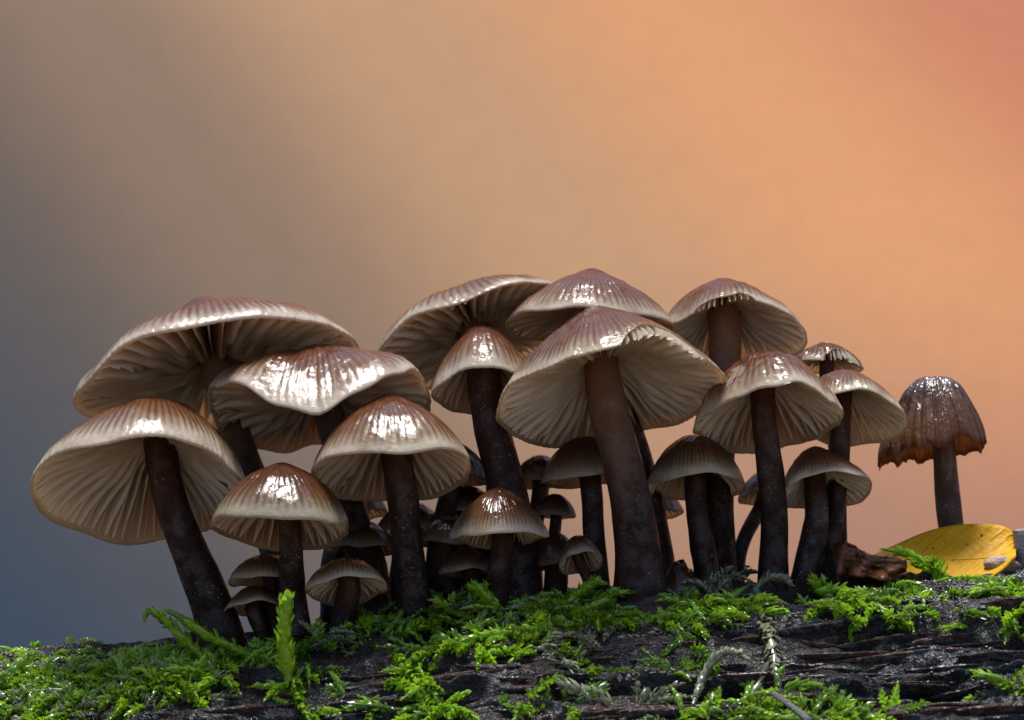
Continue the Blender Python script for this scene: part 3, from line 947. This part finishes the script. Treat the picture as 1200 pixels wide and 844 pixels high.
shoot('moss_shoot', 'bright green moss shoot with curled tip arching left of the leaning stem', [(262, 790, -1.2), (235, 768, -1.2), (205, 738, -1.2), (185, 718, -1.2), (172, 716, -1.2), (170, 724, -1.2)], 230, .17, .08, .7, M_SHOOT, .75, 1, r=.05)
shoot('moss_shoot', 'long moss shoot lying just right of the curled one, against the leaning stem', [(300, 772, -1.3), (270, 758, -1.35), (235, 740, -1.4), (210, 722, -1.4), (196, 716, -1.4)], 200, .16, .075, .75, M_SHOOT, .6, 2, r=.05)
shoot('moss_shoot', 'upright blunt bright green moss shoot in front of the small domed mushroom', [(338, 798, -2.3), (334, 756, -2.3), (333, 734, -2.3), (335, 712, -2.3)], 520, .19, .10, .62, M_SHOOT, .85, 3, curl=.45, r=.05, taper=.1)
shoot('moss_shoot', 'feathery moss shoot curling up left of the very thick black stem', [(590, 715, -1.0), (570, 700, -1.0), (556, 688, -1.0), (566, 686, -1.0)], 90, 0.172, 0.081, 1.0, M_SHOOT, .5, 4, flat=.4)
shoot('moss_shoot', 'leafy moss sprig reaching left beside the centre left slanting stem', [(560, 728, -1.1), (535, 715, -1.1), (515, 705, -1.1), (508, 704, -1.1)], 69, 0.172, 0.081, .9, M_SHOOT, .4, 5, flat=.5)
shoot('moss_shoot', 'moss frond bending right in front of the tiny arched cap', [(655, 718, -1.1), (675, 698, -1.1), (695, 682, -1.1), (708, 684, -1.1)], 150, 0.149, 0.068, .8, M_SHOOT, .35, 6, flat=.2)
shoot('moss_shoot', 'yellow green feathery frond hanging down the log, above the seed husk', [(955, 692, -.9), (985, 700), (995, 718), (997, 738)], 225, 0.172, 0.074, 1.0, M_SHOOT, .8, 7, flat=.5)
shoot('moss_shoot', 'moss frond arching over the left end of the yellow leaf', [(1112, 690, -.4), (1085, 665, -.4), (1062, 648, -.4), (1036, 644, -.4)], 135, 0.149, 0.068, .8, M_SHOOT, .65, 8, flat=.3)
shoot('moss_shoot', 'curled moss sprig with hooked leaves beside the slanting right stem', [(985, 705, -.8), (965, 690, -.8), (955, 684, -.8), (962, 680, -.8)], 75, 0.184, 0.081, 1.0, M_SHOOT, .55, 9, flat=.3)
shoot('moss_shoot', 'bushy moss sprig against the lower right of the yellow leaf', [(1092, 700, -.5), (1100, 680, -.5), (1098, 662, -.5), (1088, 656, -.5)], 120, 0.161, 0.081, .95, M_SHOOT, .4, 10)
shoot('moss_shoot', 'moss frond running left along the log below the thick central stem', [(640, 758), (600, 762), (560, 768), (530, 778)], 180, 0.138, 0.068, .9, M_SHOOT, .65, 11, flat=.3)
shoot('moss_shoot', 'moss frond trailing down the log to the bottom edge, left of centre', [(330, 778), (342, 800), (350, 825), (362, 848)], 225, 0.161, 0.081, .9, M_MOSS, .6, 12, flat=.2)
shoot('moss_shoot', 'feathery moss frond trailing down the log at bottom centre', [(462, 786), (480, 804), (500, 822), (520, 846)], 225, 0.172, 0.081, .95, M_SHOOT, .6, 13, flat=.4)
shoot('moss_shoot', 'flat yellow green moss frond below the silvery moss at the straight stem', [(878, 738), (850, 736), (820, 737), (786, 742)], 180, 0.149, 0.068, 1.0, M_SHOOT, .85, 14, flat=.5)
shoot('dry_moss_stem', 'thick grey braided dry moss stem hanging down the log below the straight stem', [(884, 692, -.9), (888, 712), (898, 742), (907, 772), (914, 800)], 700, .24, .085, .55, M_DRY, .55, 15, curl=.3, r=.07, cat='dry moss', group='dry moss stems on the log')
shoot('dry_moss_stem', 'short curled grey moss tip at the foot of the straight stem', [(884, 692, -.9), (895, 680, -.9), (912, 676, -.9), (926, 684, -.9)], 170, .15, .07, .5, M_DRY, .6, 16, curl=.1, r=.035, cat='dry moss', group='dry moss stems on the log')
shoot('dry_moss_stem', 'withered yellowish moss stem bent in an arch low on the log', [(812, 826, -2.8), (822, 796, -2.5), (838, 768, -2.4), (860, 764, -2.4), (884, 778, -2.4)], 230, .15, .06, .6, M_DRY, .7, 17, curl=.5, r=.022, cat='dry moss', group='dry moss stems on the log')
shoot('dry_moss_stem', 'grey moss stem fork joining the thick braided one from lower left', [(878, 812), (888, 794), (902, 772)], 150, .15, .06, .5, M_DRY, .5, 18, curl=.1, r=.025, cat='dry moss', group='dry moss stems on the log')
shoot('dry_moss_stem', 'thin grey moss stem slanting down the log below the thick central stem', [(636, 742), (650, 768), (668, 795), (682, 810)], 195, 0.127, 0.061, .3, M_DRY, .35, 19, curl=.1, r=.035, cat='dry moss', group='dry moss stems on the log')

# ------------------------------------------------------------------ fallen leaves and bits
def sheet(name, P, thick, mat, attrs, parent=None, base=None):
    """grid of points (r,c,3) given thickness"""
    du = np.gradient(P, axis=0); dv = np.gradient(P, axis=1)
    n = np.cross(du, dv); n /= np.linalg.norm(n, axis=-1)[..., None] + 1e-9
    top, bot = P + n * thick / 2, P - n * thick / 2
    r, c = P.shape[:2]
    V = np.concatenate([top.reshape(-1, 3), bot.reshape(-1, 3)])
    f = grid_faces(r, c, False)
    off = r * c
    idx = np.arange(r * c).reshape(r, c)
    ring = np.concatenate([idx[0, :], idx[1:, -1], idx[-1, -2::-1], idx[-2:0:-1, 0]])
    nx = np.roll(ring, -1)
    side = np.stack([ring, nx, nx + off, ring + off], -1)
    F = np.concatenate([f, f[:, ::-1] + off, side])
    A = {k: np.concatenate([v.ravel(), v.ravel()]) for k, v in attrs.items()}
    return link(name, make_mesh(name, V - (0 if base is None else base), F, mat, A), parent)


M_YELLOW = mat_leaf('yellow_leaf', (.46, .19, .001), (.78, .46, .015), (.10, .03, .006), .25)
M_BROWN = mat_leaf('brown_leaf', (.07, .022, .009), (.20, .075, .026), (.025, .01, .006), .25, 3.0)


def yellow_leaf():
    top = np.array([(1022, 652), (1050, 639), (1080, 625), (1108, 617), (1140, 614), (1168, 615), (1184, 620), (1191, 634)], float)
    bot = np.array([(1024, 662), (1046, 668), (1072, 678), (1100, 684), (1128, 686), (1152, 682), (1172, 672), (1190, 652)], float)
    nu, nv = 40, 18
    u = np.linspace(0, 1, nu); k = np.linspace(0, 1, 8)
    T = np.stack([np.interp(u, k, top[:, i]) for i in range(2)], -1)
    B = np.stack([np.interp(u, k, bot[:, i]) for i in range(2)], -1)
    for _ in range(8):
        for Q in (T, B): Q[1:-1] = (Q[:-2] + 2 * Q[1:-1] + Q[2:]) / 4
    P = np.zeros((nu, nv, 3)); vein = np.zeros((nu, nv))
    for i in range(nu):
        for j in range(nv):
            w = j / (nv - 1)
            p = T[i] * (1 - w) + B[i] * w
            y = .40 - .75 * w + .12 * math.sin(w * 3.1) + .10 * math.sin(u[i] * 5) + .25 * (u[i] - .5) ** 2
            P[i, j] = at(p[0], p[1], y)
            vein[i, j] = max(0, 1 - abs(((u[i] * 9 - abs(w - .55) * 3.2) % 1) - .5) * 7) * .5
    base = P[-1, -1].copy()
    root = empty('fallen_leaf', base)
    tag(root, 'smooth yellow fallen leaf propped in the moss in front of the shrivelled mushroom', 'leaf')
    sheet('blade', P, .025, M_YELLOW, {'vein': vein}, root, base)
    mid = np.array([P[i, int(.62 * (nv - 1))] + np.array([0, -.015, .0]) for i in range(nu)])
    v, f = thin_tube(mid[::3] - base, .006, .016)
    link('midrib', make_mesh('midrib', v, f, M_YELLOW, {'vein': np.ones(len(v))}), root)
yellow_leaf()


def brown_leaf():
    top = np.array([(974, 640), (986, 635), (1002, 640), (1016, 650), (1036, 652), (1062, 656)], float)
    bot = np.array([(982, 672), (992, 676), (1006, 676), (1022, 678), (1040, 680), (1062, 674)], float)
    nu, nv = 48, 22
    u = np.linspace(0, 1, nu); k = np.linspace(0, 1, 6)
    P = np.zeros((nu, nv, 3)); vein = np.zeros((nu, nv))
    for i in range(nu):
        for j in range(nv):
            w = j / (nv - 1)
            p = np.array([np.interp(u[i], k, top[:, c]) * (1 - w) + np.interp(u[i], k, bot[:, c]) * w for c in range(2)])
            y = -.15 - .5 * w + .13 * math.sin(u[i] * 17 + w * 5) + .32 * (float(fbm(u[i] * 7, w * 5, 2, 4)) - .5)
            p = p + np.array([0, 7 * (float(fbm(u[i] * 9, w * 1.2, 12, 3)) - .5)])
            P[i, j] = at(p[0], p[1], y)
            vein[i, j] = float(vnoise(u[i] * 12, w * 3, 9))
    base = P[0, -1].copy()
    root = empty('fallen_leaf', base)
    tag(root, 'crumpled dark brown dead leaf between the right stems and the yellow leaf', 'leaf')
    sheet('blade', P, .03, M_BROWN, {'vein': vein}, root, base)
    v, f = thin_tube(P[:, 11] + np.array([0, -.02, 0]) - base, .018, .008)
    link('midrib', make_mesh('midrib', v, f, M_BROWN, {'vein': np.ones(len(v))}), root)
brown_leaf()


def lump(name, label, cat, px, py, Y, rx, ry, rz, mat, seed, ribs=0, amp=.25, roll=0):
    c = at(px, py, Y)
    nu, nv = 18, 28
    th = np.linspace(.02, math.pi - .02, nu); ph = np.arange(nv) / nv * 2 * math.pi
    TH, PH = np.meshgrid(th, ph, indexing='ij')
    d = 1 + amp * (fbm(np.cos(PH) * np.sin(TH) * 1.6 + 9, np.cos(TH) * 1.6 + np.sin(PH) * np.sin(TH) * 1.1, seed, 3) - .5) * 2
    if ribs: d = d + .06 * np.cos(PH * ribs)
    V = np.stack([rx * d * np.sin(TH) * np.cos(PH), ry * d * np.sin(TH) * np.sin(PH), rz * d * np.cos(TH)], -1).reshape(-1, 3)
    r = math.radians(roll)
    V = V @ np.array([[math.cos(r), 0, -math.sin(r)], [0, 1, 0], [math.sin(r), 0, math.cos(r)]])
    o = link(name, make_mesh(name, V, grid_faces(nu, nv, True), mat))
    o.location = c * SC
    return tag(o, label, cat)


lump('seed_husk', 'tiny pale ribbed seed husk stuck to the log below the hanging frond', 'seed', 985, 745, -1.62, .06, .05, .095, mat_plain('husk', (.34, .25, .17), (.5, .40, .30), .5, .2, 10), 3, ribs=9, amp=.08, roll=20)
lump('bark_chip', 'tan bark chip leaning at the lower right corner of the yellow leaf', 'bark chip', 1172, 662, -.15, .22, .10, .10, mat_plain('bark_chip', (.22, .13, .07), (.36, .25, .16), .55, .2, 8), 8, amp=.3, roll=8)


def twig(label, path, r0, r1, mat, seed):
    ctrl = np.array([at(*p) for p in path])
    t = np.linspace(0, 1, 18); u = np.linspace(0, 1, len(ctrl))
    P = np.stack([np.interp(t, u, ctrl[:, i]) for i in range(3)], -1)
    for _ in range(3): P[1:-1] = (P[:-2] + 2 * P[1:-1] + P[2:]) / 4
    V, _ = tube(P, np.linspace(r0, r1, 18), 12, seed, .18)
    V = np.concatenate([np.repeat(V[:1].mean(1, keepdims=True), 12, 1), V, np.repeat(V[-1:].mean(1, keepdims=True), 12, 1)])
    base = P[0].copy()
    o = link('twig', make_mesh('twig', V.reshape(-1, 3) - base, grid_faces(20, 12, True)[:, ::-1], mat))
    o.location = base * SC
    return tag(o, label, 'twig', 'twigs on the log')


M_TWIG = mat_plain('weathered_twig', (.05, .05, .045), (.20, .20, .18), .6, .3, 14, 1.0)
twig('pale grey twig slanting out of the bottom edge in the foreground', [(905, 812, -3.2), (925, 826, -3.6), (950, 846, -4.0)], .03, .042, M_TWIG, 2)
twig('grey upright twig stub at the right edge beside the yellow leaf', [(1204, 668, .1), (1199, 640, .1), (1196, 620, .1)], .12, .10, mat_plain('grey_stub', (.13, .11, .11), (.25, .22, .22), .6, .3, 10), 5)
twig('short reddish twig lying across the moss below the thick central stem', [(660, 746, -1.9), (676, 748, -1.9), (690, 747, -1.9)], .02, .016, M_SPL, 7)
twig('thin dark twig lying flat on the log between two green fronds', [(556, 782, -2.3), (576, 784, -2.3), (610, 780, -2.3)], .05, .035, M_SPL, 9)


def drop(label, c, r):
    nu, nv = 18, 24
    th = np.linspace(.03, math.pi - .03, nu); ph = np.arange(nv) / nv * 2 * math.pi
    TH, PH = np.meshgrid(th, ph, indexing='ij')
    rr = r * (1 + .10 * np.cos(TH))
    V = np.stack([rr * np.sin(TH) * np.cos(PH), rr * np.sin(TH) * np.sin(PH), rr * np.cos(TH) * 1.08], -1).reshape(-1, 3)
    o = link('water_drop', make_mesh('water_drop', V, grid_faces(nu, nv, True), M_WATER))
    o.location = c * SC
    return tag(o, label, 'water drop', 'water drops hanging from caps')


for cap_label, q_, deg, r_, lab in (
        ('cap with wavy sagging front edge and wet wrinkled top, left of centre', .985, 205, .045, 'water drop hanging under the left end of the wavy cap'),
        ('broad pale cap at the top seen from below, behind the narrow conical one', .99, 262, .030, 'water drop hanging from the front edge of the broad pale cap at the top'),
        ('broad pale cap at the top seen from below, behind the narrow conical one', .99, 256, .022, 'smaller water drop just left of the one on the broad pale cap at the top'),
        ('bell cap with broad white wet patch on top, slanting dark stem, left of centre', .995, 214, .020, 'tiny drop on the left margin of the bell cap with the white patch'),
        ('largest central mushroom, conical cap with splayed gills over a thick brown stem', .995, 236, .018, 'tiny drop on the front left margin of the largest central cap')):
    p_ = CAPS[cap_label].pt(np.array([q_]), np.array([math.radians(deg)]), np.array([.03]))[0]
    drop(lab, p_ - np.array([0, 0, r_ * .8]), r_)
